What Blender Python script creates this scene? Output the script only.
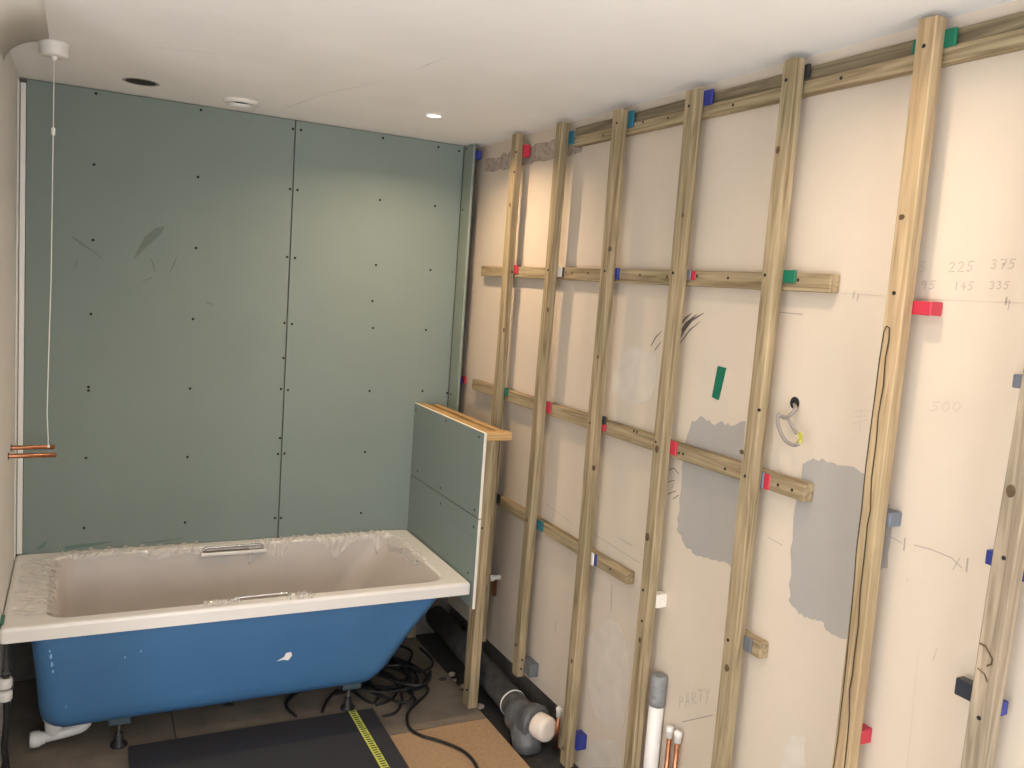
import bpy, bmesh, math, random
from mathutils import Vector, Matrix

for o in list(bpy.data.objects):
    bpy.data.objects.remove(o)
S = bpy.context.scene
COL = S.collection

# ------------------------------------------------------------------ camera
CAM = Vector((0.2148, -3.9017, 1.7759))
YAW, PITCH, ROLL, FPX = 0.47396, 0.11123, 0.07296, 850.7
fw = Vector((math.sin(YAW) * math.cos(PITCH), math.cos(YAW) * math.cos(PITCH), -math.sin(PITCH)))
rt = Vector((math.cos(YAW), -math.sin(YAW), 0))
up = rt.cross(fw)
cr, sr = math.cos(ROLL), math.sin(ROLL)
rt, up = cr * rt + sr * up, -sr * rt + cr * up
cam = bpy.data.cameras.new('camera')
camo = bpy.data.objects.new('camera', cam)
COL.objects.link(camo)
camo.matrix_world = Matrix(((rt.x, up.x, -fw.x, CAM.x), (rt.y, up.y, -fw.y, CAM.y),
                            (rt.z, up.z, -fw.z, CAM.z), (0, 0, 0, 1)))
cam.sensor_width = 36
cam.lens = FPX / 1024 * 36
cam.clip_start = 0.02
S.camera = camo


def hit(px, py, ax, v):
    """the point of the world plane (axis ax = v) measured in the photograph"""
    d = rt * ((px - 512) / FPX) - up * ((py - 384) / FPX) + fw
    return CAM + d * ((v - CAM[ax]) / d[ax])


# ------------------------------------------------------------------ light
world = bpy.data.worlds.new('world')
S.world = world
world.use_nodes = True
world.node_tree.nodes['Background'].inputs[0].default_value = (0.80, 0.90, 1.0, 1)
world.node_tree.nodes['Background'].inputs[1].default_value = 1.0
S.view_settings.view_transform = 'Standard'
S.view_settings.look = 'None'
S.view_settings.gamma = 1
S.view_settings.use_curve_mapping = False
S.view_settings.exposure = 0.0

YF = -5.30
XO = -1.48           # outer left wall with the window
WIN_Y0, WIN_Y1, WIN_Z0, WIN_Z1 = -5.00, -3.20, 0.25, 1.75
wl = bpy.data.lights.new('window_daylight', 'AREA')
wl.shape = 'RECTANGLE'
wl.size, wl.size_y = WIN_Z1 - WIN_Z0 - 0.1, WIN_Y1 - WIN_Y0 - 0.1
wl.energy = 46
wl.color = (0.96, 0.97, 1.0)
wlo = bpy.data.objects.new('window_daylight', wl)
COL.objects.link(wlo)
wlo.location = (XO + 0.02, (WIN_Y0 + WIN_Y1) / 2, (WIN_Z0 + WIN_Z1) / 2)
wlo.rotation_euler = (0, math.radians(-90), 0)
# a second window in the wall behind the camera
FW_X0, FW_X1, FW_Z0, FW_Z1 = 0.10, 1.30, 0.95, 2.05
wf = bpy.data.lights.new('front_window_daylight', 'AREA')
wf.shape = 'RECTANGLE'
wf.size, wf.size_y = FW_X1 - FW_X0 - 0.1, FW_Z1 - FW_Z0 - 0.1
wf.energy = 44
wf.color = (0.90, 0.95, 1.0)
wfo = bpy.data.objects.new('front_window_daylight', wf)
COL.objects.link(wfo)
wfo.location = ((FW_X0 + FW_X1) / 2, YF + 0.02, (FW_Z0 + FW_Z1) / 2)
wfo.rotation_euler = (math.radians(90), 0, 0)
sun = bpy.data.lights.new('sun', 'SUN')
sun.energy = 37
sun.angle = 0.01
sun.color = (0.91, 0.955, 1.0)
suno = bpy.data.objects.new('sun', sun)
COL.objects.link(suno)
suno.rotation_euler = Vector((0.74, 0.26, -0.62)).to_track_quat('-Z', 'Y').to_euler()
suno.location = (-4, -5, 4)
LAMP_W = 4.0
LAMP_COL = (1.0, 0.74, 0.48)

# ------------------------------------------------------------------ dimensions
H = 2.447            # ceiling
W = 1.94             # right wall plaster face
WF = 1.865           # front of the upright battens
BD = 0.034           # batten depth
WR = 1.907           # front of the horizontal rails
XL = -0.008          # left wall face
RNG = random.Random(7)


# ------------------------------------------------------------------ materials
def nm(name):
    m = bpy.data.materials.new(name)
    m.use_nodes = True
    nt = m.node_tree
    return m, nt, nt.nodes['Principled BSDF']


def mat(name, col, rough=0.6, metal=0.0, vary=0.0, scale=6.0, bump=0.0, bscale=60.0, spec=None, stretch=(1, 1, 1), col2=None):
    m, nt, b = nm(name)
    b.inputs['Roughness'].default_value = rough
    b.inputs['Metallic'].default_value = metal
    b.inputs['Base Color'].default_value = (*col, 1)
    if spec is not None:
        b.inputs['Specular IOR Level'].default_value = spec
    if vary or bump:
        tc = nt.nodes.new('ShaderNodeTexCoord')
        mp = nt.nodes.new('ShaderNodeMapping')
        mp.inputs['Scale'].default_value = stretch
        nt.links.new(tc.outputs['Object'], mp.inputs[0])
    if vary:
        n = nt.nodes.new('ShaderNodeTexNoise')
        n.inputs['Scale'].default_value = scale
        n.inputs['Detail'].default_value = 6
        n.inputs['Roughness'].default_value = 0.62
        nt.links.new(mp.outputs[0], n.inputs['Vector'])
        r = nt.nodes.new('ShaderNodeValToRGB')
        r.color_ramp.elements[0].position = 0.3
        r.color_ramp.elements[1].position = 0.72
        c2 = col2 or tuple(min(1, c * (1 + vary)) for c in col)
        r.color_ramp.elements[0].color = (*[c * (1 - vary) for c in col], 1)
        r.color_ramp.elements[1].color = (*c2, 1)
        nt.links.new(n.outputs[0], r.inputs[0])
        nt.links.new(r.outputs[0], b.inputs['Base Color'])
    if bump:
        n2 = nt.nodes.new('ShaderNodeTexNoise')
        n2.inputs['Scale'].default_value = bscale
        n2.inputs['Detail'].default_value = 5
        nt.links.new(mp.outputs[0], n2.inputs['Vector'])
        bp = nt.nodes.new('ShaderNodeBump')
        bp.inputs['Strength'].default_value = bump
        bp.inputs['Distance'].default_value = 0.01
        nt.links.new(n2.outputs[0], bp.inputs['Height'])
        nt.links.new(bp.outputs[0], b.inputs['Normal'])
    return m


def wood(name, axis, dark, light, tint=(1, 1, 1)):
    """sawn treated softwood, grain along the given axis, each piece shifted by its own random"""
    m, nt, b = nm(name)
    b.inputs['Roughness'].default_value = 0.72
    b.inputs['Specular IOR Level'].default_value = 0.25
    tc = nt.nodes.new('ShaderNodeTexCoord')
    oi = nt.nodes.new('ShaderNodeObjectInfo')
    ad = nt.nodes.new('ShaderNodeVectorMath')
    ad.operation = 'ADD'
    cm = nt.nodes.new('ShaderNodeCombineXYZ')
    ml = nt.nodes.new('ShaderNodeMath')
    ml.operation = 'MULTIPLY'
    ml.inputs[1].default_value = 37.0
    nt.links.new(oi.outputs['Random'], ml.inputs[0])
    for i in range(3):
        nt.links.new(ml.outputs[0], cm.inputs[i])
    nt.links.new(tc.outputs['Object'], ad.inputs[0])
    nt.links.new(cm.outputs[0], ad.inputs[1])
    mp = nt.nodes.new('ShaderNodeMapping')
    sc = [1, 1, 1]
    sc[axis] = 0.045
    mp.inputs['Scale'].default_value = sc
    nt.links.new(ad.outputs[0], mp.inputs[0])
    n = nt.nodes.new('ShaderNodeTexNoise')
    n.inputs['Scale'].default_value = 55
    n.inputs['Detail'].default_value = 5
    n.inputs['Distortion'].default_value = 1.2
    nt.links.new(mp.outputs[0], n.inputs['Vector'])
    r = nt.nodes.new('ShaderNodeValToRGB')
    r.color_ramp.elements[0].position = 0.30
    r.color_ramp.elements[1].position = 0.66
    r.color_ramp.elements[0].color = (*dark, 1)
    r.color_ramp.elements[1].color = (*light, 1)
    nt.links.new(n.outputs[0], r.inputs[0])
    # broad green-grey treatment stains
    n3 = nt.nodes.new('ShaderNodeTexNoise')
    n3.inputs['Scale'].default_value = 3.5
    n3.inputs['Detail'].default_value = 4
    nt.links.new(ad.outputs[0], n3.inputs['Vector'])
    r3 = nt.nodes.new('ShaderNodeValToRGB')
    r3.color_ramp.elements[0].position = 0.35
    r3.color_ramp.elements[1].position = 0.68
    r3.color_ramp.elements[0].color = (0.84, 0.84, 0.77, 1)
    r3.color_ramp.elements[1].color = (1.06, 1.0, 0.93, 1)
    nt.links.new(n3.outputs[0], r3.inputs[0])
    mx = nt.nodes.new('ShaderNodeMix')
    mx.data_type = 'RGBA'
    mx.blend_type = 'MULTIPLY'
    mx.inputs[0].default_value = 1
    nt.links.new(r.outputs[0], mx.inputs[6])
    nt.links.new(r3.outputs[0], mx.inputs[7])
    nt.links.new(mx.outputs[2], b.inputs['Base Color'])
    bp = nt.nodes.new('ShaderNodeBump')
    bp.inputs['Strength'].default_value = 0.25
    bp.inputs['Distance'].default_value = 0.004
    nt.links.new(n.outputs[0], bp.inputs['Height'])
    nt.links.new(bp.outputs[0], b.inputs['Normal'])
    return m


WD, WLT = (0.190, 0.142, 0.082), (0.445, 0.365, 0.245)
M = {
    'wood_z': wood('timber_upright', 2, WD, WLT),
    'wood_y': wood('timber_lengthwise', 1, WD, WLT),
    'wood_x': wood('timber_crosswise', 0, WD, WLT),
    'wood_fresh': wood('timber_fresh', 1, (0.40, 0.25, 0.11), (0.60, 0.41, 0.20)),
    'wood_freshx': wood('timber_fresh_cross', 0, (0.40, 0.25, 0.11), (0.60, 0.41, 0.20)),
    'wood_grey': wood('timber_weathered', 2, (0.22, 0.18, 0.135), (0.44, 0.37, 0.29)),
    'wood_warm': wood('timber_warm', 2, (0.30, 0.215, 0.125), (0.51, 0.395, 0.255)),
    'wood_shaded': wood('timber_shaded', 1, (0.12, 0.095, 0.062), (0.29, 0.24, 0.165)),  # darker wood colour standing in for shade on the top rail
    'knot': mat('knot', (0.10, 0.062, 0.03), 0.7, vary=0.5, scale=90),
    'hole': mat('dark_hole', (0.012, 0.010, 0.009), 0.9),
    'crack': mat('grain_crack', (0.05, 0.035, 0.02), 0.9),
    'board': mat('moisture_board', (0.218, 0.262, 0.243), 0.82, vary=0.035, scale=2.2, spec=0.2),
    'board_return': mat('moisture_board_strip', (0.235, 0.275, 0.235), 0.85, vary=0.06, scale=6, spec=0.2),
    'board_edge': mat('gypsum_edge', (0.78, 0.74, 0.66), 0.9, vary=0.05, scale=40),
    'scuff': mat('scuff', (0.155, 0.185, 0.17), 0.9),
    'scuff_green': mat('scuff_green', (0.12, 0.19, 0.17), 0.7),
    'ceiling': mat('ceiling_plaster', (0.88, 0.87, 0.86), 0.9, vary=0.04, scale=2.0, bump=0.05, bscale=18, spec=0.15),
    'plaster': mat('wall_plaster', (0.62, 0.535, 0.440), 0.88, vary=0.045, scale=2.4, bump=0.06, bscale=25, spec=0.2),
    'plaster_left': mat('wall_left_plaster', (0.76, 0.74, 0.71), 0.9, vary=0.03, scale=3, spec=0.15),
    'patch_grey': mat('patch_grey', (0.385, 0.362, 0.335), 0.9, vary=0.03, scale=5, spec=0.1),
    'patch_white': mat('patch_white', (0.63, 0.57, 0.495), 0.9, vary=0.08, scale=14, spec=0.1),
    'rough': mat('rough_plaster', (0.40, 0.33, 0.27), 0.95, vary=0.45, scale=55, bump=0.6, bscale=80),
    'base': mat('wall_base', (0.14, 0.122, 0.105), 0.95, vary=0.3, scale=14, bump=0.4, bscale=40),
    'joint': mat('ceiling_joint', (0.66, 0.645, 0.625), 0.95),
    'pencil': mat('pencil', (0.36, 0.31, 0.27), 0.8),
    'pencil_mid': mat('pencil_mid', (0.42, 0.36, 0.31), 0.8),
    'pencil_dark': mat('pencil_dark', (0.14, 0.11, 0.10), 0.8),
    'pencil_faint': mat('pencil_faint', (0.52, 0.445, 0.375), 0.8),
    'floor_dust': mat('floor_dusty', (0.20, 0.165, 0.130), 0.9, vary=0.22, scale=7, bump=0.1, bscale=120, spec=0.15),
    'floor_tan': mat('floor_chipboard', (0.40, 0.265, 0.155), 0.85, vary=0.13, scale=60, bump=0.08, bscale=220, spec=0.2),
    'floor_bounce': mat('floor_bounce_board', (0.58, 0.52, 0.45), 0.85, vary=0.1, scale=60, spec=0.2),  # unseen panels near the camera, made pale to bounce light upward
    'under': mat('subfloor', (0.035, 0.03, 0.027), 0.95, vary=0.3, scale=12),
    'acrylic': mat('acrylic_white', (0.80, 0.77, 0.735), 0.22, vary=0.01, scale=3),
    'acrylic_in': mat('acrylic_filmed_shaded', (0.53, 0.48, 0.44), 0.45, vary=0.05, scale=5, bump=0.05, bscale=14),  # film tone of the white basin, with its interior shading mixed in
    'blue': mat('blue_film', (0.055, 0.158, 0.325), 0.42, vary=0.07, scale=4, bump=0.05, bscale=12, spec=0.35),
    'chrome': mat('chrome', (0.72, 0.72, 0.72), 0.15, metal=1),
    'zinc': mat('zinc', (0.52, 0.52, 0.54), 0.35, metal=1),
    'steel_blue': mat('bracket_steel', (0.10, 0.15, 0.19), 0.4, metal=0.6),
    'slot': mat('grip_recess', (0.16, 0.135, 0.11), 0.5),
    'blackp': mat('black_plastic', (0.016, 0.016, 0.018), 0.5),
    'cable': mat('black_cable', (0.010, 0.010, 0.011), 0.55),
    'sheet': mat('black_sheet', (0.026, 0.026, 0.032), 0.75, vary=0.12, scale=4),
    'whitep': mat('white_plastic', (0.80, 0.78, 0.75), 0.35),
    'plug': mat('white_plug', (0.78, 0.68, 0.59), 0.45),
    'greyp': mat('grey_plastic', (0.105, 0.108, 0.11), 0.38, vary=0.3, scale=22),
    'greydusty': mat('grey_pipe_dusty', (0.070, 0.068, 0.066), 0.55, vary=0.45, scale=18),
    'tapegrey': mat('grey_duct_tape', (0.25, 0.255, 0.26), 0.5, vary=0.15, scale=60, bump=0.4, bscale=120),
    'copper': mat('copper', (0.52, 0.235, 0.13), 0.35, metal=1, vary=0.3, scale=30),
    'wiregrey': mat('cable_grey', (0.27, 0.24, 0.22), 0.5),
    'wireyel': mat('cable_earth', (0.52, 0.50, 0.05), 0.5),
    'p_red': mat('packer_red', (0.50, 0.030, 0.058), 0.4),
    'p_blue': mat('packer_blue', (0.025, 0.038, 0.235), 0.4),
    'p_green': mat('packer_green', (0.006, 0.150, 0.085), 0.4),
    'p_teal': mat('packer_teal', (0.018, 0.130, 0.185), 0.4),
    'p_black': mat('packer_black', (0.016, 0.018, 0.022), 0.4),
    'p_grey': mat('packer_grey', (0.140, 0.150, 0.165), 0.4),
    'p_navy': mat('packer_navy', (0.022, 0.028, 0.040), 0.4),
    'p_slate': mat('packer_slate', (0.15, 0.17, 0.21), 0.4),
    'p_white': mat('packer_white', (0.80, 0.76, 0.70), 0.4),
    'yellow': mat('tape_yellow', (0.62, 0.66, 0.13), 0.4),
    'tapemark': mat('tape_mark', (0.03, 0.045, 0.02), 0.5),
    'frame_white': mat('window_paint', (0.8, 0.8, 0.79), 0.4),
}


def film_material():
    m, nt, b = nm('clear_film')
    b.inputs['Base Color'].default_value = (0.86, 0.82, 0.77, 1)
    b.inputs['Roughness'].default_value = 0.18
    tr = nt.nodes.new('ShaderNodeBsdfTransparent')
    mx = nt.nodes.new('ShaderNodeMixShader')
    mx.inputs[0].default_value = 0.34
    nt.links.new(tr.outputs[0], mx.inputs[1])
    nt.links.new(b.outputs[0], mx.inputs[2])
    nt.links.new(mx.outputs[0], nt.nodes['Material Output'].inputs[0])
    return m


M['film'] = film_material()


def emit_material(name, col, st):
    m = bpy.data.materials.new(name)
    m.use_nodes = True
    nt = m.node_tree
    nt.nodes.remove(nt.nodes['Principled BSDF'])
    e = nt.nodes.new('ShaderNodeEmission')
    e.inputs[0].default_value = (*col, 1)
    e.inputs[1].default_value = st
    nt.links.new(e.outputs[0], nt.nodes['Material Output'].inputs[0])
    return m


M['lamp'] = emit_material('lamp_glow', (1.0, 0.93, 0.80), 6.0)


# ------------------------------------------------------------------ mesh helpers
def bx(bm, x0, x1, y0, y1, z0, z1, bev=0.0, seg=1):
    vs = [bm.verts.new((x, y, z)) for x in (x0, x1) for y in (y0, y1) for z in (z0, z1)]
    fs = [(0, 1, 3, 2), (4, 6, 7, 5), (0, 4, 5, 1), (2, 3, 7, 6), (0, 2, 6, 4), (1, 5, 7, 3)]
    faces = [bm.faces.new([vs[i] for i in f]) for f in fs]
    bmesh.ops.recalc_face_normals(bm, faces=faces)
    if bev:
        es = list({e for f in faces for e in f.edges})
        bmesh.ops.bevel(bm, geom=es, offset=bev, segments=seg, affect='EDGES', profile=0.6)
    return vs


def tube(bm, pts, r, n=10, cap=True):
    pts = [Vector(p) for p in pts]
    rings = []
    rr = r if isinstance(r, (list, tuple)) else [r] * len(pts)
    ref = None
    for i, p in enumerate(pts):
        t = (pts[min(i + 1, len(pts) - 1)] - pts[max(i - 1, 0)])
        t = t.normalized() if t.length > 1e-9 else Vector((0, 0, 1))
        if ref is None:
            ref = Vector((0, 0, 1)) if abs(t.z) < 0.9 else Vector((1, 0, 0))
        a = t.cross(ref)
        if a.length < 1e-6:
            a = t.orthogonal()
        a.normalize()
        b = a.cross(t).normalized()
        ref = b
        rings.append([bm.verts.new(p + (a * math.cos(k * 2 * math.pi / n) + b * math.sin(k * 2 * math.pi / n)) * rr[i])
                      for k in range(n)])
    for A, B in zip(rings, rings[1:]):
        for k in range(n):
            f = bm.faces.new((A[k], A[(k + 1) % n], B[(k + 1) % n], B[k]))
            f.smooth = True
    if cap:
        bm.faces.new(rings[0][::-1])
        bm.faces.new(rings[-1])
    bmesh.ops.recalc_face_normals(bm, faces=bm.faces[:])


def lathe(bm, c, axis, prof, n=24):
    """prof: list of (distance along axis, radius)"""
    ax = Vector(axis).normalized()
    a = ax.orthogonal().normalized()
    b = ax.cross(a)
    c = Vector(c)
    rings = []
    for d, r in prof:
        if r < 1e-6:
            rings.append([bm.verts.new(c + ax * d)])
        else:
            rings.append([bm.verts.new(c + ax * d + (a * math.cos(k * 2 * math.pi / n) + b * math.sin(k * 2 * math.pi / n)) * r)
                          for k in range(n)])
    for A, B in zip(rings, rings[1:]):
        for k in range(n):
            if len(A) == 1 and len(B) == 1:
                continue
            if len(A) == 1:
                f = bm.faces.new((A[0], B[k], B[(k + 1) % n]))
            elif len(B) == 1:
                f = bm.faces.new((A[k], A[(k + 1) % n], B[0]))
            else:
                f = bm.faces.new((A[k], A[(k + 1) % n], B[(k + 1) % n], B[k]))
            f.smooth = True
    bmesh.ops.recalc_face_normals(bm, faces=bm.faces[:])


def smooth_pts(P, sub=8):
    P = [Vector(p) for p in P]
    out = []
    for i in range(len(P) - 1):
        p0, p1, p2, p3 = P[max(i - 1, 0)], P[i], P[i + 1], P[min(i + 2, len(P) - 1)]
        for k in range(sub):
            t = k / sub
            out.append(0.5 * ((2 * p1) + (p2 - p0) * t + (2 * p0 - 5 * p1 + 4 * p2 - p3) * t * t + (3 * p1 - p0 - 3 * p2 + p3) * t ** 3))
    out.append(P[-1])
    return out


def slab(bm, poly, normal, th):
    """thin plate from a polygon of 3-D points, thickened along normal"""
    n = Vector(normal)
    a = [bm.verts.new(Vector(p)) for p in poly]
    b = [bm.verts.new(Vector(p) + n * th) for p in poly]
    bm.faces.new(a)
    bm.faces.new(b[::-1])
    for i in range(len(a)):
        j = (i + 1) % len(a)
        bm.faces.new((a[i], b[i], b[j], a[j]))
    bmesh.ops.recalc_face_normals(bm, faces=bm.faces[:])


def obj(name, bm, m, parent=None, label=None):
    me = bpy.data.meshes.new(name)
    bm.to_mesh(me)
    bm.free()
    me.materials.append(M[m] if isinstance(m, str) else m)
    o = bpy.data.objects.new(name, me)
    COL.objects.link(o)
    if parent is not None:
        o.parent = parent
        o.matrix_parent_inverse = Matrix.Translation(-parent.location) if parent.type == 'EMPTY' else Matrix()
    if label:
        o['label'] = label
    return o


def tag(o, label, cat, group=None):
    o['label'] = label
    o['category'] = cat
    if group:
        o['group'] = group
    return o


def thing(name, label, cat, loc=(0, 0, 0), group=None):
    o = bpy.data.objects.new(name, None)
    o.empty_display_size = 0.05
    COL.objects.link(o)
    o.location = loc
    return tag(o, label, cat, group)


def struct(name, bm, m, label=None):
    o = obj(name, bm, m)
    o['kind'] = 'structure'
    if label:
        o['label'] = label
    return o


def box_obj(name, dims, m, parent=None, bev=0.0, label=None):
    bm = bmesh.new()
    bx(bm, *dims, bev)
    return obj(name, bm, m, parent, label)


# a screw head shared by all boards: a small dark disc with a rim, facing local +z
def screw_mesh(r, depth):
    bm = bmesh.new()
    lathe(bm, (0, 0, 0), (0, 0, 1), [(-depth, r), (0.0004, r), (0.0009, r * 0.75), (0.0003, r * 0.35), (0.0003, 0)], 10)
    me = bpy.data.meshes.new('screw')
    bm.to_mesh(me)
    bm.free()
    me.materials.append(M['hole'])
    return me


SCREW = screw_mesh(0.0058, 0.003)
SCREW_B = screw_mesh(0.0046, 0.003)


def place_screw(p, normal, parent, me=SCREW):
    o = bpy.data.objects.new('screw', me)
    COL.objects.link(o)
    o.parent = parent
    o.matrix_parent_inverse = Matrix.Translation(-parent.location) if parent.type == 'EMPTY' else Matrix()
    o.rotation_mode = 'QUATERNION'
    o.rotation_quaternion = Vector(normal).to_track_quat('Z', 'Y')
    o.location = Vector(p)
    return o


# ================================================================== SETTING
YEND = YF
YLE = -1.45          # the left wall ends here, the room widens
# floor ----------------------------------------------------------------------
bm = bmesh.new()
bx(bm, XO - 0.2, W + 0.12, YEND - 0.1, 0.12, -0.10, -0.022)
floor = struct('floor', bm, 'under', 'dark void below floor boards along the wall')
JX = 1.745
panels = [(-1.48, 0.56, -0.905, 0.0, 'floor_dust'), (0.563, JX, -0.905, 0.0, 'floor_dust'),
          (-1.48, 0.30, -2.12, -0.911, 'floor_dust'), (0.303, JX, -2.12, -0.911, 'floor_tan'),
          (-1.48, 0.90, -3.33, -2.123, 'floor_bounce'), (0.903, W, -3.33, -2.123, 'floor_bounce'),
          (-1.48, 0.30, YEND, -3.333, 'floor_bounce'), (0.303, W, YEND, -3.333, 'floor_bounce')]
for a, b, c, d, m in panels:
    box_obj('floor_panel', (a, b, c, d, -0.022, 0.0), m, floor, 0.0012)

# ceiling ---------------------------------------------------------------------
bm = bmesh.new()
bx(bm, XO - 0.2, W + 0.12, YEND - 0.1, 0.12, H, H + 0.1)
ceiling = struct('ceiling', bm, 'ceiling')
# hairline board joints and a trowel mark in the ceiling plaster
for q0, q1, w_ in (((280, 110), (323, 94.5), .005), ((411, 71), (445, 58), .004), ((150, 47), (232, 52), .004), ((322, 94), (380, 82), .003)):
    p0, p1 = hit(*q0, 2, H), hit(*q1, 2, H)
    d_ = (p1 - p0).normalized()
    n_ = Vector((-d_.y, d_.x, 0)) * w_ / 2
    m_ = p0.lerp(p1, .5)
    bm = bmesh.new()
    slab(bm, [p0, m_ + n_, p1, m_ - n_], (0, 0, -1), 0.0006)
    obj('plaster_joint', bm, 'joint', ceiling)
# coved corner over the left wall, ending at the bath alcove
bm = bmesh.new()
CW, CH = 0.125, 0.085
prof = []
for k in range(13):
    t = k / 12 * math.pi / 2
    # concave curve from the wall up to the ceiling
    prof.append((XL + CW * (1 - math.cos(t)) , H - CH * (1 - math.sin(t))))
prof += [(XL + CW, H + 0.02), (XL - 0.02, H + 0.02), (XL - 0.02, H - CH)]
A = [bm.verts.new((x, -0.70, z)) for x, z in prof]
B = [bm.verts.new((x, YLE, z)) for x, z in prof]
bm.faces.new(A)
bm.faces.new(B[::-1])
for i in range(len(A)):
    j = (i + 1) % len(A)
    f = bm.faces.new((A[i], B[i], B[j], A[j]))
    f.smooth = i < 12
bmesh.ops.recalc_face_normals(bm, faces=bm.faces[:])
struct('trim_1', bm, 'plaster_left')

# left wall beside the bath, the room widens nearer the camera -----------------
bm = bmesh.new()
bx(bm, XL - 0.12, XL, YLE, 0.1, -0.05, H + 0.02)
wall_left = struct('wall_left', bm, 'plaster_left')
bm = bmesh.new()
bx(bm, XO - 0.2, XL - 0.12, YLE, YLE + 0.12, -0.05, H + 0.02)
struct('wall_return', bm, 'plaster_left')
bm = bmesh.new()
bx(bm, XO - 0.2, XO, YEND, WIN_Y0, -0.05, H + 0.02)
bx(bm, XO - 0.2, XO, WIN_Y1, YLE + 0.12, -0.05, H + 0.02)
bx(bm, XO - 0.2, XO, WIN_Y0, WIN_Y1, -0.05, WIN_Z0)
bx(bm, XO - 0.2, XO, WIN_Y0, WIN_Y1, WIN_Z1, H + 0.02)
struct('wall_outer_left', bm, 'plaster_left')
bm = bmesh.new()
bx(bm, XO - 0.2, FW_X0, YEND - 0.1, YEND, -0.05, H + 0.02)
bx(bm, FW_X1, W + 0.12, YEND - 0.1, YEND, -0.05, H + 0.02)
bx(bm, FW_X0, FW_X1, YEND - 0.1, YEND, -0.05, FW_Z0)
bx(bm, FW_X0, FW_X1, YEND - 0.1, YEND, FW_Z1, H + 0.02)
struct('wall_front', bm, 'plaster_left')
bm = bmesh.new()
for a, b, c, d in ((FW_X0, FW_X0 + .05, FW_Z0, FW_Z1), (FW_X1 - .05, FW_X1, FW_Z0, FW_Z1),
                   (FW_X0 + .05, FW_X1 - .05, FW_Z0, FW_Z0 + .05), (FW_X0 + .05, FW_X1 - .05, FW_Z1 - .05, FW_Z1)):
    bx(bm, a, b, YEND - 0.08, YEND - 0.03, c, d, 0.004)
win2 = struct('window_2', bm, 'frame_white')
box_obj('pane', (FW_X0 + .05, FW_X1 - .05, YEND - 0.058, YEND - 0.054, FW_Z0 + .05, FW_Z1 - .05), 'film', win2)
bm = bmesh.new()
ym_ = (WIN_Y0 + WIN_Y1) / 2
for a, b, c, d in ((WIN_Y0, WIN_Y0 + .05, WIN_Z0, WIN_Z1), (WIN_Y1 - .05, WIN_Y1, WIN_Z0, WIN_Z1),
                   (WIN_Y0 + .05, WIN_Y1 - .05, WIN_Z0, WIN_Z0 + .05), (WIN_Y0 + .05, WIN_Y1 - .05, WIN_Z1 - .05, WIN_Z1),
                   (ym_ - .03, ym_ + .03, WIN_Z0 + .05, WIN_Z1 - .05)):
    bx(bm, XO - 0.14, XO - 0.08, a, b, c, d, 0.004)
win = struct('window_1', bm, 'frame_white')
for y0, y1 in ((WIN_Y0 + .05, ym_ - .03), (ym_ + .03, WIN_Y1 - .05)):
    box_obj('pane', (XO - 0.112, XO - 0.108, y0, y1, WIN_Z0 + .05, WIN_Z1 - .05), 'film', win)

# back wall with the two green boards ------------------------------------------
bm = bmesh.new()
bx(bm, XL - 0.12, W + 0.12, 0.0125, 0.12, -0.05, H + 0.02)
wall_back = struct('wall_back', bm, 'base')
XJ = 1.0508
XB = 1.862


def panel(x0, x1, z0, z1, label):
    bm = bmesh.new()
    bx(bm, x0, x1, 0.0, 0.0125, z0, z1, 0.0015)
    return obj('plasterboard_panel', bm, 'board', wall_back, label)


pl = panel(0.018, XJ - 0.0025, 0.30, H - 0.003, 'left green plasterboard sheet with dark scuffs')
pr_ = panel(XJ + 0.0025, XB, 0.30, H - 0.003, 'right green plasterboard sheet')
left_s = [(96, 93.5), (201, 110), (94, 164.5), (198, 177), (93, 240), (196, 248), (91, 314), (193, 319), (88.5, 387), (88.5, 390.5),
          (190, 388.5), (86, 458), (187.5, 457), (84, 528), (185, 522.5), (293, 129), (290, 189), (287, 257), (284.5, 323), (283.5, 358),
          (281, 389), (280, 438), (278, 454), (275, 518)]
right_s = [(301, 130), (297.5, 190), (295, 258), (292, 324), (288, 390), (284.5, 453.5), (281, 518), (383, 138), (438.5, 147), (380, 200),
           (435, 206), (376, 265), (430.5, 270), (372.5, 301), (373, 328), (426, 330), (369.5, 391), (422.5, 391), (447, 393), (365, 452),
           (361, 513), (459, 151)]
for q in left_s:
    place_screw(hit(*q, 1, 0.0), (0, -1, 0), pl)
for q in right_s:
    place_screw(hit(*q, 1, 0.0), (0, -1, 0), pr_)


def stroke_poly(pts2, widths):
    """outline (2-D) of a tapered stroke"""
    L, Rr = [], []
    for i, p in enumerate(pts2):
        a = Vector(pts2[max(i - 1, 0)])
        b = Vector(pts2[min(i + 1, len(pts2) - 1)])
        t = (b - a).normalized()
        n = Vector((-t.y, t.x))
        L.append(Vector(p) + n * widths[i] / 2)
        Rr.append(Vector(p) - n * widths[i] / 2)
    return L, Rr


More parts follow.
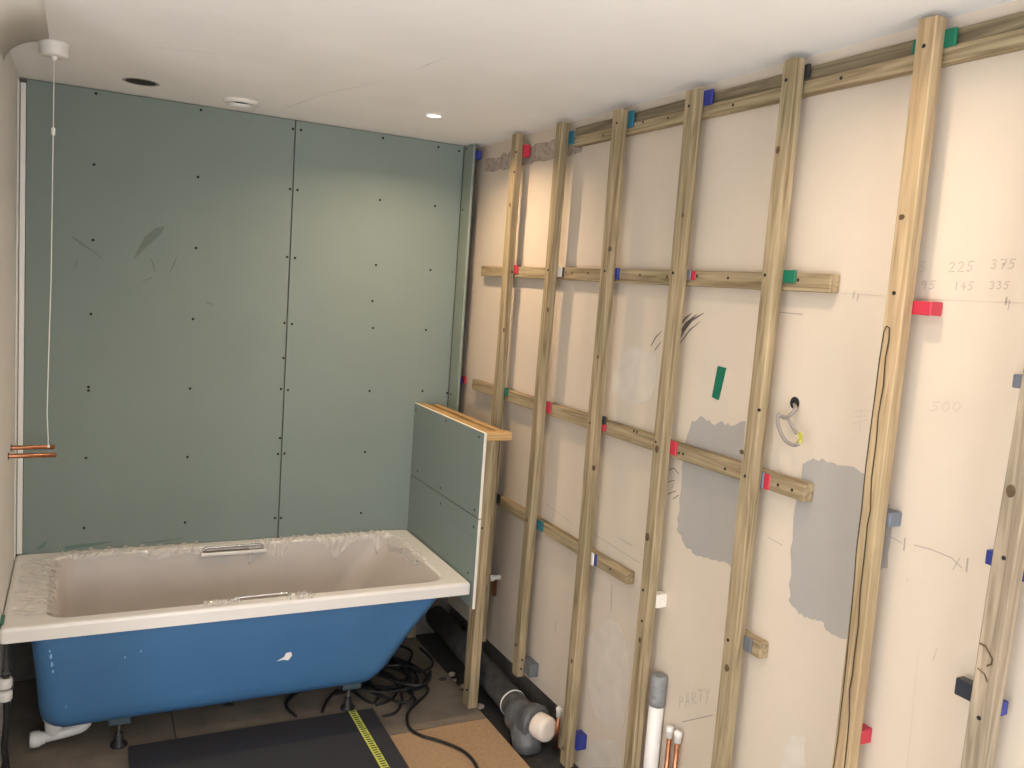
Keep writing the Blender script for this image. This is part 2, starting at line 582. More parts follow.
def strokes(name, lines, ax, v, nrm, m, parent, th=0.0006, label=None):
    """flat marks on a wall face: lines = list of (pixel polyline, widths in metres)"""
    bm = bmesh.new()
    for pts, w in lines:
        P = []
        for q in pts:
            h = hit(*q, ax, v)
            P.append((h.x, h.z) if ax == 1 else (h.y, h.z))
        ws = w if isinstance(w, (list, tuple)) else [w] * len(P)
        L, Rr = stroke_poly(P, ws)
        for i in range(len(P) - 1):
            quad = []
            for s in (L[i], L[i + 1], Rr[i + 1], Rr[i]):
                quad.append((s.x, v, s.y) if ax == 1 else (v, s.x, s.y))
            off = Vector(nrm) * th
            try:
                f = bm.faces.new([bm.verts.new(Vector(c) + off) for c in quad])
            except ValueError:
                pass
    bmesh.ops.recalc_face_normals(bm, faces=bm.faces[:])
    for f in bm.faces:
        if f.normal.dot(Vector(nrm)) < 0:
            f.normal_flip()
    return obj(name, bm, m, parent, label)


def strokes_board(name, lines, m, parent):
    return strokes(name, lines, 1, 0.0, (0, -1, 0), m, parent)


strokes_board('scuff_mark', [([(134, 259), (140, 250), (148, 240), (158, 231), (164, 227)], [.002, .018, .034, .032, .006])], 'scuff', pl)
strokes_board('scuff_mark', [([(71, 236), (82, 244), (93, 251), (104, 260)], [.004, .009, .005, .002]),
                             ([(150, 258), (153, 264), (155, 272)], [.003, .005, .002]),
                             ([(177, 256), (174, 264), (170, 272)], [.002, .006, .003]),
                             ([(142, 281), (152, 278)], [.002, .005]), ([(206, 302), (214, 305)], [.007, .003]),
                             ([(77, 260), (75, 268)], [.005, .003])], 'scuff', pl)
strokes_board('scuff_mark', [([(65, 548), (80, 546), (96, 544), (112, 541.5)], [.016, .016, .013, .003]),
                             ([(140, 543), (160, 541.5), (183, 538)], [.004, .007, .003]),
                             ([(37, 549), (42, 546), (47, 541)], [.010, .018, .004]),
                             ([(17, 553), (26, 555), (36, 555.5)], [.012, .014, .004])], 'scuff_green', pl)

# white corner bead between left wall and green boards
bm = bmesh.new()
bx(bm, XL, XL + 0.004, -0.075, 0.0, 0.552, H - 0.02, 0.001)
bx(bm, XL + 0.006, XL + 0.025, -0.010, 0.0, 0.552, H - 0.02, 0.002)
struct('trim_2', bm, 'whitep', 'white plastic corner bead beside the green boards')

# right wall ---------------------------------------------------------------------
bm = bmesh.new()
bx(bm, W, W + 0.12, YEND, -1.16, -0.022, H + 0.02)
bx(bm, W, W + 0.12, -1.16, 0.0125, 0.135, H + 0.02)
wall_right = struct('wall_right', bm, 'plaster')
box_obj('wall_base', (W + 0.02, W + 0.12, -1.16, 0.0125, -0.05, 0.135), 'base', wall_right, label='dark unplastered foot of the wall')


def wall_patch(px, m, label=None, th=0.0012, name='plaster_patch'):
    bm = bmesh.new()
    P = [hit(*q, 0, W) for q in px]
    # ragged edge
    out = []
    for i, p in enumerate(P):
        q = P[(i + 1) % len(P)]
        for k in range(4):
            s = p.lerp(q, k / 4)
            j = 0.006 if k else 0.0
            out.append(s + Vector((0, RNG.uniform(-j, j), RNG.uniform(-j, j))))
    slab(bm, out, (-1, 0, 0), th)
    return obj(name, bm, m, wall_right, label)


wall_patch([(803, 463), (813, 458), (831, 462), (848, 466), (866, 474), (862, 520), (856, 640), (840, 638), (826, 630), (822, 621), (808, 618),
            (799, 614), (791, 604), (789, 585), (793, 540), (797, 500)], 'patch_grey', 'grey skim patch')
wall_patch([(692, 421), (702, 416), (712, 424), (722, 421), (730, 426), (746, 421), (742, 500), (735, 570), (729, 564), (712, 560), (697, 556),
            (685, 545), (677, 529), (680, 509), (682, 466), (686, 440)], 'patch_grey', 'grey skim patch')
wall_patch([(612, 392), (613, 375), (618, 362), (626, 352), (637, 345), (644, 353), (655, 352), (657, 372), (652, 398), (640, 404), (622, 400)],
           'patch_white', 'white filler patch')
wall_patch([(586, 640), (598, 628), (610, 620), (618, 622), (626, 640), (630, 665), (629, 700), (622, 728), (608, 727), (596, 716), (588, 690)],
           'patch_white', 'white filler patch')
wall_patch([(588, 745), (604, 738), (620, 742), (622, 768), (586, 768)], 'patch_white')
wall_patch([(884, 502), (890, 505), (893, 520), (888, 566), (880, 568), (880, 520)], 'patch_grey')
wall_patch([(792, 735), (806, 738), (806, 768), (780, 768), (786, 745)], 'patch_white')
# rough bare strip under the ceiling near the green corner
bm = bmesh.new()
P = []
for k in range(24):
    y = -0.10 - k * 0.0385
    P.append((W, y, 2.385 + RNG.uniform(-0.012, 0.014)))
for k in range(24):
    y = -0.10 - (23 - k) * 0.0385
    P.append((W, y, 2.318 + RNG.uniform(-0.006, 0.006)))
slab(bm, P, (-1, 0, 0), 0.003)
obj('rough_plaster', bm, 'rough', wall_right, 'bare crumbling plaster strip')

# pencil writing and marks ---------------------------------------------------------
GLY = {
    '0': [[(.5, 1), (.1, .75), (.1, .25), (.5, 0), (.85, .3), (.85, .75), (.5, 1)]],
    '1': [[(.4, .85), (.55, 1), (.5, 0)]],
    '2': [[(.1, .8), (.45, 1), (.8, .8), (.6, .45), (.05, 0), (.9, .05)]],
    '3': [[(.1, .9), (.6, 1), (.75, .75), (.35, .55), (.8, .35), (.55, .02), (.05, .1)]],
    '4': [[(.6, 1), (.1, .4), (.9, .4)], [(.65, .7), (.6, 0)]],
    '5': [[(.95, 1), (.3, .98), (.2, .58), (.65, .6), (.75, .25), (.4, 0), (.05, .08)]],
    '7': [[(.05, .95), (.9, 1), (.4, 0)], [(.3, .5), (.75, .52)]],
    '9': [[(.8, .9), (.4, 1), (.15, .7), (.5, .5), (.8, .85), (.7, 0)]],
    'P': [[(.15, 0), (.2, 1), (.75, .85), (.7, .55), (.2, .5)]],
    'A': [[(.05, 0), (.45, 1), (.85, 0)], [(.2, .4), (.7, .4)]],
    'R': [[(.15, 0), (.2, 1), (.75, .85), (.7, .55), (.2, .5), (.85, 0)]],
    'T': [[(.5, 0), (.5, 1)], [(.0, 1), (1.0, .97)]],
    'Y': [[(.0, 1), (.45, .5)], [(.95, 1), (.3, -.3)]],
}


def writing(text, px, py, cw, ch, m, width=0.003, slant=0.15, tilt=0.0):
    """px,py lower left of the first character; character cell in pixels"""
    L = []
    x = px
    y = py
    for c in text:
        if c in GLY:
            for poly in GLY[c]:
                L.append(([(x + u * cw * 0.8 + v * ch * slant, y - v * ch) for u, v in poly], width))
        x += cw
        y += tilt * cw
    return strokes('pencil_writing', L, 0, W, (-1, 0, 0), m, wall_right, label='pencil writing ' + text)


writing('5', 919, 272, 8, 10, 'pencil_faint', .003)
writing('225', 948, 272, 9.0, 10, 'pencil_mid', .0024, tilt=-0.04)
writing('375', 990, 269, 9.0, 9.5, 'pencil_mid', .0024, tilt=-0.02)
writing('95', 920, 289, 8.5, 8, 'pencil_mid', .0026)
writing('145', 953, 290, 7.2, 8, 'pencil_mid', .0022)
writing('335', 989, 289, 7.2, 7.5, 'pencil_mid', .0022)
writing('500', 930, 411, 11, 9, 'pencil_faint', .003)
writing('PARTY', 679, 708, 6.4, 12, 'pencil_mid', .0028, slant=0.0, tilt=-0.32)


def marks(L, m='pencil'):
    return strokes('pencil_mark', L, 0, W, (-1, 0, 0), m, wall_right)


marks([([(840, 293), (884, 296)], .002), ([(912, 299), (1024, 303)], .002)], 'pencil_faint')
marks([([(854.5, 291), (853, 299)], .003), ([(859, 294), (857, 301)], .003), ([(1007, 297), (1005.5, 305)], .004), ([(1010, 300), (1008, 310)], .002),
       ([(778, 312), (803, 314.5)], .003)])
marks([([(813, 507), (825, 511), (836, 513), (848, 519)], .002), ([(813, 500), (812.5, 512)], .003), ([(834, 548), (833, 558), (831.5, 564)], .003),
       ([(768, 537), (782, 545)], .002), ([(886, 534), (902, 543)], .002), ([(905, 538), (904, 551)], .004), ([(914, 545), (930, 549), (952, 558), (962, 568)], .0025),
       ([(968, 558), (966.5, 572)], .004), ([(960, 558), (953, 570)], .002)])
marks([([(937, 648), (933, 661)], .004), ([(908, 577), (907, 582)], .004), ([(918, 652), (912, 720), (907, 768)], .0015)], 'pencil_faint')
marks([([(618, 537), (632, 546)], .002), ([(642, 555), (640, 554)], .002), ([(712, 498), (711, 505), (708, 512)], .006), ([(702, 470), (700, 478)], .003),
       ([(682, 722), (713, 715)], .003), ([(612, 584), (611, 610)], .003), ([(556, 622), (555, 632)], .004), ([(723, 553), (722, 560)], .004),
       ([(546, 504), (572, 523)], .002), ([(594, 534), (640, 563)], .002)], 'pencil')
marks([([(854, 411), (866, 410)], .002), ([(852, 423), (868, 420)], .002), ([(861, 410), (860, 432)], .002), ([(855, 417), (866, 416)], .002)], 'pencil_faint')
# sooty rubbed strokes between the fourth and fifth battens
marks([([(679, 341), (684, 330), (692, 320), (704, 313)], [.004, .011, .010, .002]), ([(680, 333), (686, 324), (697, 314)], [.006, .011, .002]),
       ([(681, 324), (686, 318), (692, 313)], [.009, .008, .002]), ([(679, 345), (690, 330), (701, 321)], [.003, .006, .001]),
       ([(651, 346), (656, 337), (662, 331)], [.004, .006, .002]), ([(655, 350), (661, 342)], [.004, .003])], 'pencil_dark')
marks([([(697, 444), (701, 440), (699, 446), (704, 441), (703, 447), (707, 441)], .004), ([(705, 447), (710, 442), (709, 448), (712, 444)], .003)], 'pencil_dark')
marks([([(669, 470), (674, 468), (679, 474)], .003), ([(668, 482), (675, 480), (672, 488)], .003), ([(668, 494), (676, 491)], .003),
       ([(673, 499), (679, 495)], .003)], 'pencil_dark')

# ================================================================== DOWNLIGHTS
def downlight(x, y, lit, label, power=1.0):
    t = thing('downlight', label, 'downlight', (x, y, H))
    bm = bmesh.new()
    r0, r1 = (0.038, 0.031) if lit else (0.072, 0.050)
    dp = 0.006 if lit else 0.014
    lathe(bm, (x, y, H), (0, 0, -1), [(0.0005, r0), (dp, r0 - 0.006), (dp, r1), (0.0008, r1 - 0.002)], 28)
    obj('rim', bm, 'whitep', t)
    bm = bmesh.new()
    lathe(bm, (x, y, H), (0, 0, -1), [(0.0012, r1), (0.0045 if lit else 0.0012, r1 * 0.8), (0.0055 if lit else 0.0012, 0)], 24)
    obj('lens' if lit else 'opening', bm, 'lamp' if lit else 'hole', t)
    if lit:
        li = bpy.data.lights.new('lamp_light', 'AREA')
        li.shape = 'DISK'
        li.size = 0.046
        li.spread = math.radians(150)
        li.energy = LAMP_W * power
        li.color = LAMP_COL if power > 1 else (1.0, 0.80, 0.58)
        lo = bpy.data.objects.new('lamp_light', li)
        COL.objects.link(lo)
        lo.location = (0, 0, -0.011)
        lo.parent = t
    return t


downlight(1.474, -0.587, True, 'lit recessed downlight in the ceiling near the green corner', 2.3)
downlight(1.474, -2.55, True, 'lit recessed downlight in the ceiling above the camera side')
downlight(0.55, -2.55, True, 'lit recessed downlight in the ceiling over the room entrance')
u = hit(241, 101, 2, H)
downlight(u.x, u.y, False, 'unlit white-rimmed downlight above the middle of the bath')
u = hit(141, 82, 2, H)
t = thing('ceiling_hole', 'bare round cable hole cut in the ceiling above the bath', 'hole', (u.x, u.y, H))
bm = bmesh.new()
lathe(bm, u, (0, 0, -1), [(0.0004, 0.066), (0.002, 0.060), (0.0006, 0.054)], 24)
obj('ragged_edge', bm, 'patch_grey', t)
bm = bmesh.new()
lathe(bm, u, (0, 0, -1), [(0.0006, 0.054), (0.0008, 0.03), (0.0008, 0)], 24)
obj('opening', bm, 'hole', t)

# ================================================================== PULL-CORD SWITCH
u = hit(54, 43, 2, H)
SX, SY = 0.129, -0.70
t = thing('pull_cord_switch', 'white round ceiling pull-cord switch with a long hanging cord', 'switch', (SX, SY, H))
bm = bmesh.new()
lathe(bm, (SX, SY, H), (0, 0, -1), [(0, 0.045), (0.010, 0.045), (0.012, 0.043), (0.037, 0.042), (0.041, 0.039), (0.041, 0)], 32)
obj('body', bm, 'whitep', t)
bm = bmesh.new()
lathe(bm, (SX, SY, H - 0.041), (0, 0, -1), [(0, 0.010), (0.008, 0.008), (0.014, 0.003), (0.014, 0)], 14)
obj('cord_bush', bm, 'whitep', t)
bm = bmesh.new()
zb = 1.14
tube(bm, [(SX, SY, H - 0.055), (SX, SY, 2.17), (SX - 0.001, SY, 1.7), (SX - 0.006, SY, 1.40), (SX - 0.008, SY, 1.25), (SX - 0.004, SY, 1.17), (SX - 0.003, SY, zb)], 0.0016, 6)
obj('cord', bm, 'whitep', t)
bm = bmesh.new()
lathe(bm, (SX, SY, 2.185), (0, 0, -1), [(0, 0.002), (0.003, 0.006), (0.022, 0.006), (0.026, 0.002)], 12)
obj('cord_connector', bm, 'whitep', t)
bm = bmesh.new()
lathe(bm, (SX - 0.003, SY, zb + 0.004), (0, 0, -1), [(0, 0.001), (0.004, 0.0045), (0.010, 0.0045), (0.013, 0)], 10)
obj('cord_end', bm, 'whitep', t)

# ================================================================== COPPER TAILS FROM LEFT WALL
for (yy, zz, xe, lab) in ((-0.297, 1.054, 0.137, 'copper pipe tail out of the left wall, the one further back'),
                          (-0.437, 1.052, 0.145, 'copper pipe tail out of the left wall, the one nearer the bath front')):
    t = thing('copper_pipe', lab, 'pipe', (XL, yy, zz))
    bm = bmesh.new()
    lathe(bm, (XL - 0.01, yy, zz), (1, 0, 0), [(0, 0.0085), (xe - XL + 0.01, 0.0085), (xe - XL + 0.01, 0.0065), (xe - XL - 0.01, 0.0065)], 16)
    obj('tube', bm, 'copper', t)
    bm = bmesh.new()
    lathe(bm, (XL, yy, zz), (1, 0, 0), [(0.0004, 0.013), (0.003, 0.012), (0.003, 0.0085)], 16)
    obj('wall_collar', bm, 'hole', t)

# ================================================================== UPRIGHT BATTENS
ordn = ['first', 'second', 'third', 'fourth', 'fifth', 'sixth', 'seventh']
BLAB = ['first upright timber batten from the green corner, behind the half-height partition',
        'second upright timber batten from the green corner, ending above the grey pipe',
        'third upright timber batten, with the short low rail stopping just past it',
        'fourth upright timber batten, beside the white pipe with grey taped end',
        'fifth upright timber batten, crossing the right ends of both long rails',
        'sixth upright timber batten, with a long dark wavy crack',
        'seventh upright timber batten, weathered, at the right edge of the picture']
BPX = [((512, 135), (491, 420)), ((556.5, 122), (519.5, 576)), ((613, 110), (567, 670)), ((686, 91), (632, 670)), ((783.5, 60), (720, 670)),
       ((918, 19), (842, 670)), ((1015.5, 409), (959, 768))]
BZ = [(0.16, 2.437), (0.165, 2.430), (0.004, 2.420), (0.004, 2.418), (0.004, 2.427), (0.004, 2.433), (0.004, 2.437)]
BW = 0.049
BAT = []


def batten_y(i, z):
    a = hit(*BPX[i][0], 0, WF)
    b = hit(*BPX[i][1], 0, WF)
    k = (a.y - b.y) / (a.z - b.z)
    return b.y + k * (z - b.z)


for i in range(7):
    z0, z1 = BZ[i]
    bw = BW
    t = thing('upright_batten', BLAB[i], 'batten', (WF + BD / 2, batten_y(i, z0) - bw / 2, z0), 'upright wall battens')
    bm = bmesh.new()
    n = 14
    rings = []
    ph = RNG.uniform(0, 6)
    for k in range(n + 1):
        z = z0 + (z1 - z0) * k / n
        y = batten_y(i, z) + 0.0015 * math.sin(k * 0.9 + ph)
        c = 0.003
        x0, x1 = WF + 0.0008 * math.sin(k * 1.3 + ph), WF + BD
        ring = [(x0 + c, y), (x0, y - c), (x0, y - bw + c), (x0 + c, y - bw), (x1 - c, y - bw), (x1, y - bw + c), (x1, y - c), (x1 - c, y)]
        rings.append([bm.verts.new((a, b, z)) for a, b in ring])
    for A, B in zip(rings, rings[1:]):
        for k in range(8):
            bm.faces.new((A[k], A[(k + 1) % 8], B[(k + 1) % 8], B[k]))
    bm.faces.new(rings[0])
    bm.faces.new(rings[-1])
    bmesh.ops.recalc_face_normals(bm, faces=bm.faces[:])
    obj('timber', bm, {5: 'wood_warm', 6: 'wood_grey'}.get(i, 'wood_z'), t)
    BAT.append(t)
SCR = {0: [(516, 152), (512, 272), (514, 172)], 1: [(548, 270), (522, 660), (521, 681 - 12)],
       2: [(617, 123), (605, 271), (590, 423), (572, 662)], 3: [(689, 106), (673, 273), (656, 442), (643, 590), (642, 621)],
       4: [(786, 80), (765, 275), (745, 476), (759, 410), (728, 640)], 5: [(924, 46), (894, 293), (901, 218)],
       6: [(1004, 558), (979, 718)]}
for i, L in SCR.items():
    for q in L:
        place_screw(hit(*q, 0, WF) + Vector((-0.0008, 0, 0)), (-1, 0, 0), BAT[i], SCREW_B)


def knot(i, q, ry, rz):
    h = hit(*q, 0, WF)
    bm = bmesh.new()
    slab(bm, [(WF - 0.0018, h.y + ry * math.cos(a * math.pi / 8), h.z + rz * math.sin(a * math.pi / 8)) for a in range(16)], (1, 0, 0), 0.002)
    return obj('knot', bm, 'knot', BAT[i])


knot(3, (647.5, 537), .010, .013)
knot(3, (657, 449), .009, .012)
knot(2, (610, 249), .011, .008)
knot(6, (1011, 491), .009, .013)
knot(2, (594, 468), .010, .009)
knot(1, (516, 273 + 372), .006, .007)
knot(2, (572, 661), .006, .009)
for i, q, ry, rz in ((0, (510, 205), .007, .009), (0, (504, 330), .006, .010), (1, (548, 310), .006, .010), (1, (527, 520), .007, .009), (2, (598, 357), .005, .007), (2, (563, 748), .006, .008),
                     (3, (683, 215), .006, .008), (3, (640, 640), .006, .009), (4, (778, 150), .007, .010), (4, (727, 668), .008, .010), (4, (742, 452), .008, .007), (5, (902, 217), .007, .006)):
    knot(i, q, ry, rz)
# the wavy crack of the sixth batten, a loop of two dark lines
cl = [(887, 326), (884.5, 332), (880, 360), (876, 392), (871, 430), (866, 470), (862, 510), (857, 550), (854, 590), (849, 640), (844, 690), (838, 740), (834, 768)]
cr_ = [(887, 326), (890, 328), (889.5, 340), (886, 358), (884, 385), (879, 415), (877, 440), (872, 480), (871, 510), (868, 525), (865, 555), (861, 590), (859, 625),
       (855, 655), (853, 675), (850, 690), (850, 715), (848, 740), (845, 768)]
strokes('grain_crack', [(cl, .0030), (cr_, .0034)], 0, WF, (-1, 0, 0), 'crack', BAT[5], 0.0022, 'dark wavy crack')
strokes('grain_crack', [([(980, 643), (986, 646), (990, 653), (993, 659), (992, 664), (987, 666)], .004), ([(978, 668), (985, 674), (988, 682)], .003)], 0, WF, (-1, 0, 0), 'knot', BAT[6], 0.002)

# green board strip standing in the corner in line with the battens
t = thing('board_strip', 'narrow dark green plasterboard strip standing in the room corner', 'board', (WF, -0.05, 1.2))
box_obj('strip', (WF - 0.001, WF + 0.0115, -0.108, -0.002, 0.30, H - 0.004), 'board_return', t, 0.001)
box_obj('backing_stud', (WF + 0.0115, WF + 0.043, -0.034, -0.004, 0.30, H - 0.006), 'wood_z', t, 0.002)
for q in ((463, 150), (461, 207 + 3), (448, 393)):
    h = hit(*q, 0, WF)
    place_screw((WF - 0.0012, -0.03, h.z), (-1, 0, 0), t)

# ================================================================== HORIZONTAL RAILS
def rail(label, y0, y1, z0a, z0b, hgt, screws=(), dep=W - WR, x0=WR, m='wood_y'):
    """z0a at y0 (near the corner), z0b at y1"""
    t = thing('wall_rail', label, 'rail', (W, (y0 + y1) / 2, z0a), 'horizontal rails on the wall')
    bm = bmesh.new()
    vs = bx(bm, x0, x0 + dep - 0.0008, y1, y0, 0, hgt, 0.0025)
    for v in bm.verts:
        k = (v.co.y - y0) / (y1 - y0)
        v.co.z += z0a + (z0b - z0a) * k
    obj('timber', bm, m, t)
    for q in screws:
        place_screw(hit(*q, 0, x0), (-1, 0, 0), t, SCREW_B)
    return t


rail('upper long timber rail fixed behind the uprights', -0.195, -2.325, 1.826, 1.824, 0.048,
     [(566, 272), (588, 273), (640, 275), (667, 277), (697, 276), (728, 278), (798, 280), (572, 273)])
rail('middle long timber rail sloping past the uprights above the grey patch', -0.180, -2.318, 1.281, 1.278, 0.049,
     [(637, 432), (679, 453), (683, 454), (725, 469), (778, 485), (792, 490), (634, 431)])
rail('lower short timber rail ending between the third and fourth uprights', -0.52, -1.575, 0.802, 0.792, 0.043, [(610, 569)])
rail('short timber offcut low behind the fifth upright', -2.118, -2.222, 0.806, 0.806, 0.046)
tr = rail('long timber rail under the ceiling along the top of the wall', -0.965, -5.2, 2.340, 2.338, 0.036,
     [(643, 117 + 5), (668, 113 + 5), (733, 100 + 5), (841, 73 + 5), (603, 130 + 5)])

box_obj('shaded_band', (WR + 0.010, W - 0.0008, -5.2, -0.965, 2.3765, 2.412), 'wood_shaded', tr, 0.002, 'shaded upper band of the rail, painted darker')  # shade on the rail's upper part, put in as a darker strip

# ================================================================== PACKERS
PK = 'plastic packers behind the battens'


def packer(colour, rect, label, side='near', i=None, x0=None, th=0.012, tail=0.03, name='packer', notch=True):
    """rect = picture box of the visible end; side near: sticks out of the batten's near side"""
    x0 = WF + BD if x0 is None else x0
    a, b, c, d = rect
    ym = (b + d) / 2
    if side == 'near':
        yo = hit(c, ym, 0, x0 + th * 0.6).y
        yi = (batten_y(i, hit((a + c) / 2, ym, 0, x0).z) - BW + tail) if i is not None else hit(a, ym, 0, x0).y
        z1 = hit((a + c) / 2, b, 0, x0).z
        z0 = hit((a + c) / 2, d, 0, x0).z
    else:
        yo = hit(a, ym, 0, x0).y
        yi = batten_y(i, hit((a + c) / 2, ym, 0, x0).z) - tail
        z1 = hit((a + c) / 2, b, 0, x0).z
        z0 = hit((a + c) / 2, d, 0, x0).z
    lo, hi = min(yo, yi), max(yo, yi)
    t = thing('packer', label, 'packer', (x0 + th / 2, (lo + hi) / 2, z0), PK)
    bm = bmesh.new()
    bx(bm, x0, x0 + th, lo, hi, z0, z1, 0.0018)
    obj('plate', bm, colour, t)
    if notch:
        bm = bmesh.new()
        e = lo if side == 'near' else hi
        s = 1 if side == 'near' else -1
        ya, yb = sorted((e + s * 0.004, e + s * 0.006))
        bx(bm, x0 - 0.0006, x0 + 0.0004, ya, yb, z0 + 0.002, z1 - 0.002)
        obj('moulded_rib', bm, colour, t)
    return t


UP = WF + BD
packer('p_blue', (472, 151, 480, 159), 'blue packer at the top of the green corner strip', x0=WF + 0.0125, i=None, th=0.02)
packer('p_red', (523, 144, 528, 156), 'dark red packer at the top of the first upright', i=0, th=0.03)
packer('p_teal', (567, 131, 574, 144), 'teal packer at the top of the second upright', i=1, th=0.008)
packer('p_teal', (626, 111, 634, 127), 'teal packer at the top of the third upright', i=2, th=0.008)
packer('p_blue', (701, 90, 713, 105), 'blue packer at the top of the fourth upright', i=3, th=0.008)
packer('p_black', (802, 64, 810, 78), 'black packer at the top of the fifth upright', i=4, th=0.008)
packer('p_green', (943, 28, 957, 46), 'green packer at the top of the sixth upright, near side', i=5, th=0.008)
packer('p_green', (912, 39, 920, 53), 'green packer end at the top of the sixth upright, far side', 'far', i=5, th=0.008, tail=0.012)
# along the upper rail
packer('p_red', (511, 265, 518, 273.5), 'small red packer on the upper rail at the first upright', i=0, th=0.008)
packer('p_white', (556, 267, 562, 277), 'white packer on the upper rail at the second upright', i=1, th=0.004)
packer('p_black', (556, 267, 564, 277), 'black packer behind the white one on the upper rail', i=1, th=0.004, x0=UP + 0.004)
packer('p_blue', (612, 268, 619, 279.5), 'blue packer on the upper rail at the third upright', i=2, th=0.008)
packer('p_grey', (684, 270, 691, 280), 'grey packer on the upper rail at the fourth upright', i=3, th=0.004)
packer('p_red', (684, 271, 696, 280), 'red packer behind the grey one on the upper rail', i=3, th=0.004, x0=UP + 0.004)
packer('p_green', (780, 270, 796, 283), 'green packer on the upper rail at the fifth upright', i=4, th=0.008)
# along the middle rail
packer('p_blue', (457, 377, 462, 384), 'blue packer beside the green corner strip above the partition', x0=WF + 0.043, th=0.010)
packer('p_red', (461, 376, 466, 383.5), 'red packer behind the blue one at the green corner strip', x0=WF + 0.054, th=0.010)
packer('p_green', (503, 388, 508, 396), 'green packer on the middle rail at the first upright', i=0, th=0.008)
packer('p_red', (545, 402, 551, 413.5), 'red packer on the middle rail at the second upright', i=1, th=0.008)
packer('p_black', (599, 416, 606, 424), 'black packer on the middle rail at the third upright', i=2, th=0.008)
packer('p_red', (599, 424.3, 606, 431), 'red packer below the black one on the middle rail', i=2, th=0.008)
packer('p_red', (667, 441, 677, 455), 'red packer on the middle rail at the fourth upright', i=3, th=0.008)
packer('p_slate', (757, 471, 764, 488), 'grey packer on the middle rail at the fifth upright', i=4, th=0.004)
packer('p_red', (757, 473, 770, 489), 'red packer behind the grey one on the middle rail at the fifth upright', i=4, th=0.004, x0=UP + 0.004)
# along the lower rail
packer('p_black', (494, 494, 500, 503), 'black packer on the lower rail beside the partition post', i=0, th=0.008)
packer('p_teal', (536, 521, 543, 531), 'teal packer on the lower rail at the second upright', i=1, th=0.008)
packer('p_white', (588, 552, 594, 565), 'white packer on the lower rail at the third upright', i=2, th=0.004)
packer('p_blue', (588, 553, 597, 565), 'purple-blue packer behind the white one on the lower rail', i=2, th=0.004, x0=UP + 0.004)
packer('p_grey', (741, 637, 752, 652), 'grey packer on the short offcut behind the fifth upright', i=4, th=0.008)
# alone against the wall
G = W - UP
packer('p_red', (905, 301, 938, 315), 'long red packer sticking out beside the sixth upright at head height', i=5, th=G - 0.001, tail=0.02)
packer('p_slate', (883, 513, 897, 528), 'slate-grey packer sticking out low beside the sixth upright', i=5, th=G - 0.001)
packer('p_red', (855, 731, 867, 747), 'small red packer near the foot of the sixth upright', i=5, th=G - 0.001)
packer('p_slate', (1012, 374, 1019, 388), 'grey-blue packer high on the far side of the seventh upright', 'far', i=6, th=0.02, tail=0.02)
packer('p_blue', (985, 550, 992, 565), 'blue packer on the far side of the seventh upright', 'far', i=6, th=0.02, tail=0.02)
packer('p_navy', (954, 681, 974, 699), 'black packer on the far side of the seventh upright, low down', 'far', i=6, th=0.025, tail=0.02)
packer('p_blue', (993, 701, 1006, 716), 'blue packer on the near side of the seventh upright, low down', i=6, th=0.02, tail=0.02)
packer('p_blue', (1015, 570, 1030, 582), 'blue packer on the near side of the seventh upright at the picture edge', i=6, th=0.02, tail=0.02)
packer('p_grey', (524, 664, 535, 678), 'grey packer near the foot of the second upright', i=1, th=G - 0.001)
packer('p_blue', (572, 736, 583, 752), 'blue packer near the foot of the third upright', i=2, th=G - 0.001)
packer('p_white', (651, 595, 663, 609), 'white packer block above the white pipe at the fourth upright', i=3, th=G - 0.001)
# green packer stuck flat on the wall, leaning
bm = bmesh.new()
slab(bm, [hit(*q, 0, W) for q in ((719, 366), (726.5, 368), (719, 400), (713, 397))], (-1, 0, 0), 0.005)
t = thing('packer', 'green packer strip stuck flat on the bare wall between the fourth and fifth uprights', 'packer', (W, -1.91, 1.49), PK)
obj('plate', bm, 'p_green', t)

# ================================================================== CABLE FROM THE WALL
hc = hit(795, 403, 0, W)
t = thing('wall_cable', 'grey electric cable looped out of a hole in the wall', 'cable', hc)
bm = bmesh.new()
lathe(bm, hc, (-1, 0, 0), [(0.0012, 0.017), (0.0022, 0.015), (0.0012, 0.013), (0.0012, 0)], 18)
obj('wall_hole', bm, 'hole', t)


def off(q, d):
    h = hit(*q, 0, W - d)
    return h


bm = bmesh.new()
tube(bm, smooth_pts([hc + Vector((-0.001, 0, -0.004)), off((795, 409), .02), off((788, 417), .03), off((781, 416), .035), off((779, 414), .04), off((777.5, 419), .045), off((779, 428), .05),
                     off((785, 440), .05), off((793, 445), .05), off((799, 444), .05)]), 0.0052, 8)
obj('sheath', bm, 'wiregrey', t)
bm = bmesh.new()
tube(bm, smooth_pts([off((783, 418), .036), off((788, 419), .04), off((792, 426), .04), off((797, 434), .042)]), 0.0042, 8)
obj('sheath', bm, 'wiregrey', t)
bm = bmesh.new()
for a, b in (((799, 444), (801, 438)), ((801, 438), (799, 432)), ((797, 434), (801, 440)), ((801, 433), (797, 442))):
    tube(bm, smooth_pts([off(a, .05), off(((a[0] + b[0]) / 2 + 1.5, (a[1] + b[1]) / 2), .045), off(b, .045)], 4), 0.0024, 6)
obj('earth_core', bm, 'wireyel', t)

# ================================================================== BATH
BX0, BX1, BY0, BY1, BZ1 = -0.006, 1.684, -0.80, -0.003, 0.55
NS = 14


def rrect(x0, x1, y0, y1, r, z):
    P = []
    for cx, cy, a0 in ((x1 - r, y1 - r, 0), (x0 + r, y1 - r, 90), (x0 + r, y0 + r, 180), (x1 - r, y0 + r, 270)):
        for k in range(NS):
            a = math.radians(a0 + 90 * k / (NS - 1))
            P.append((cx + r * math.cos(a), cy + r * math.sin(a), z))
    return P


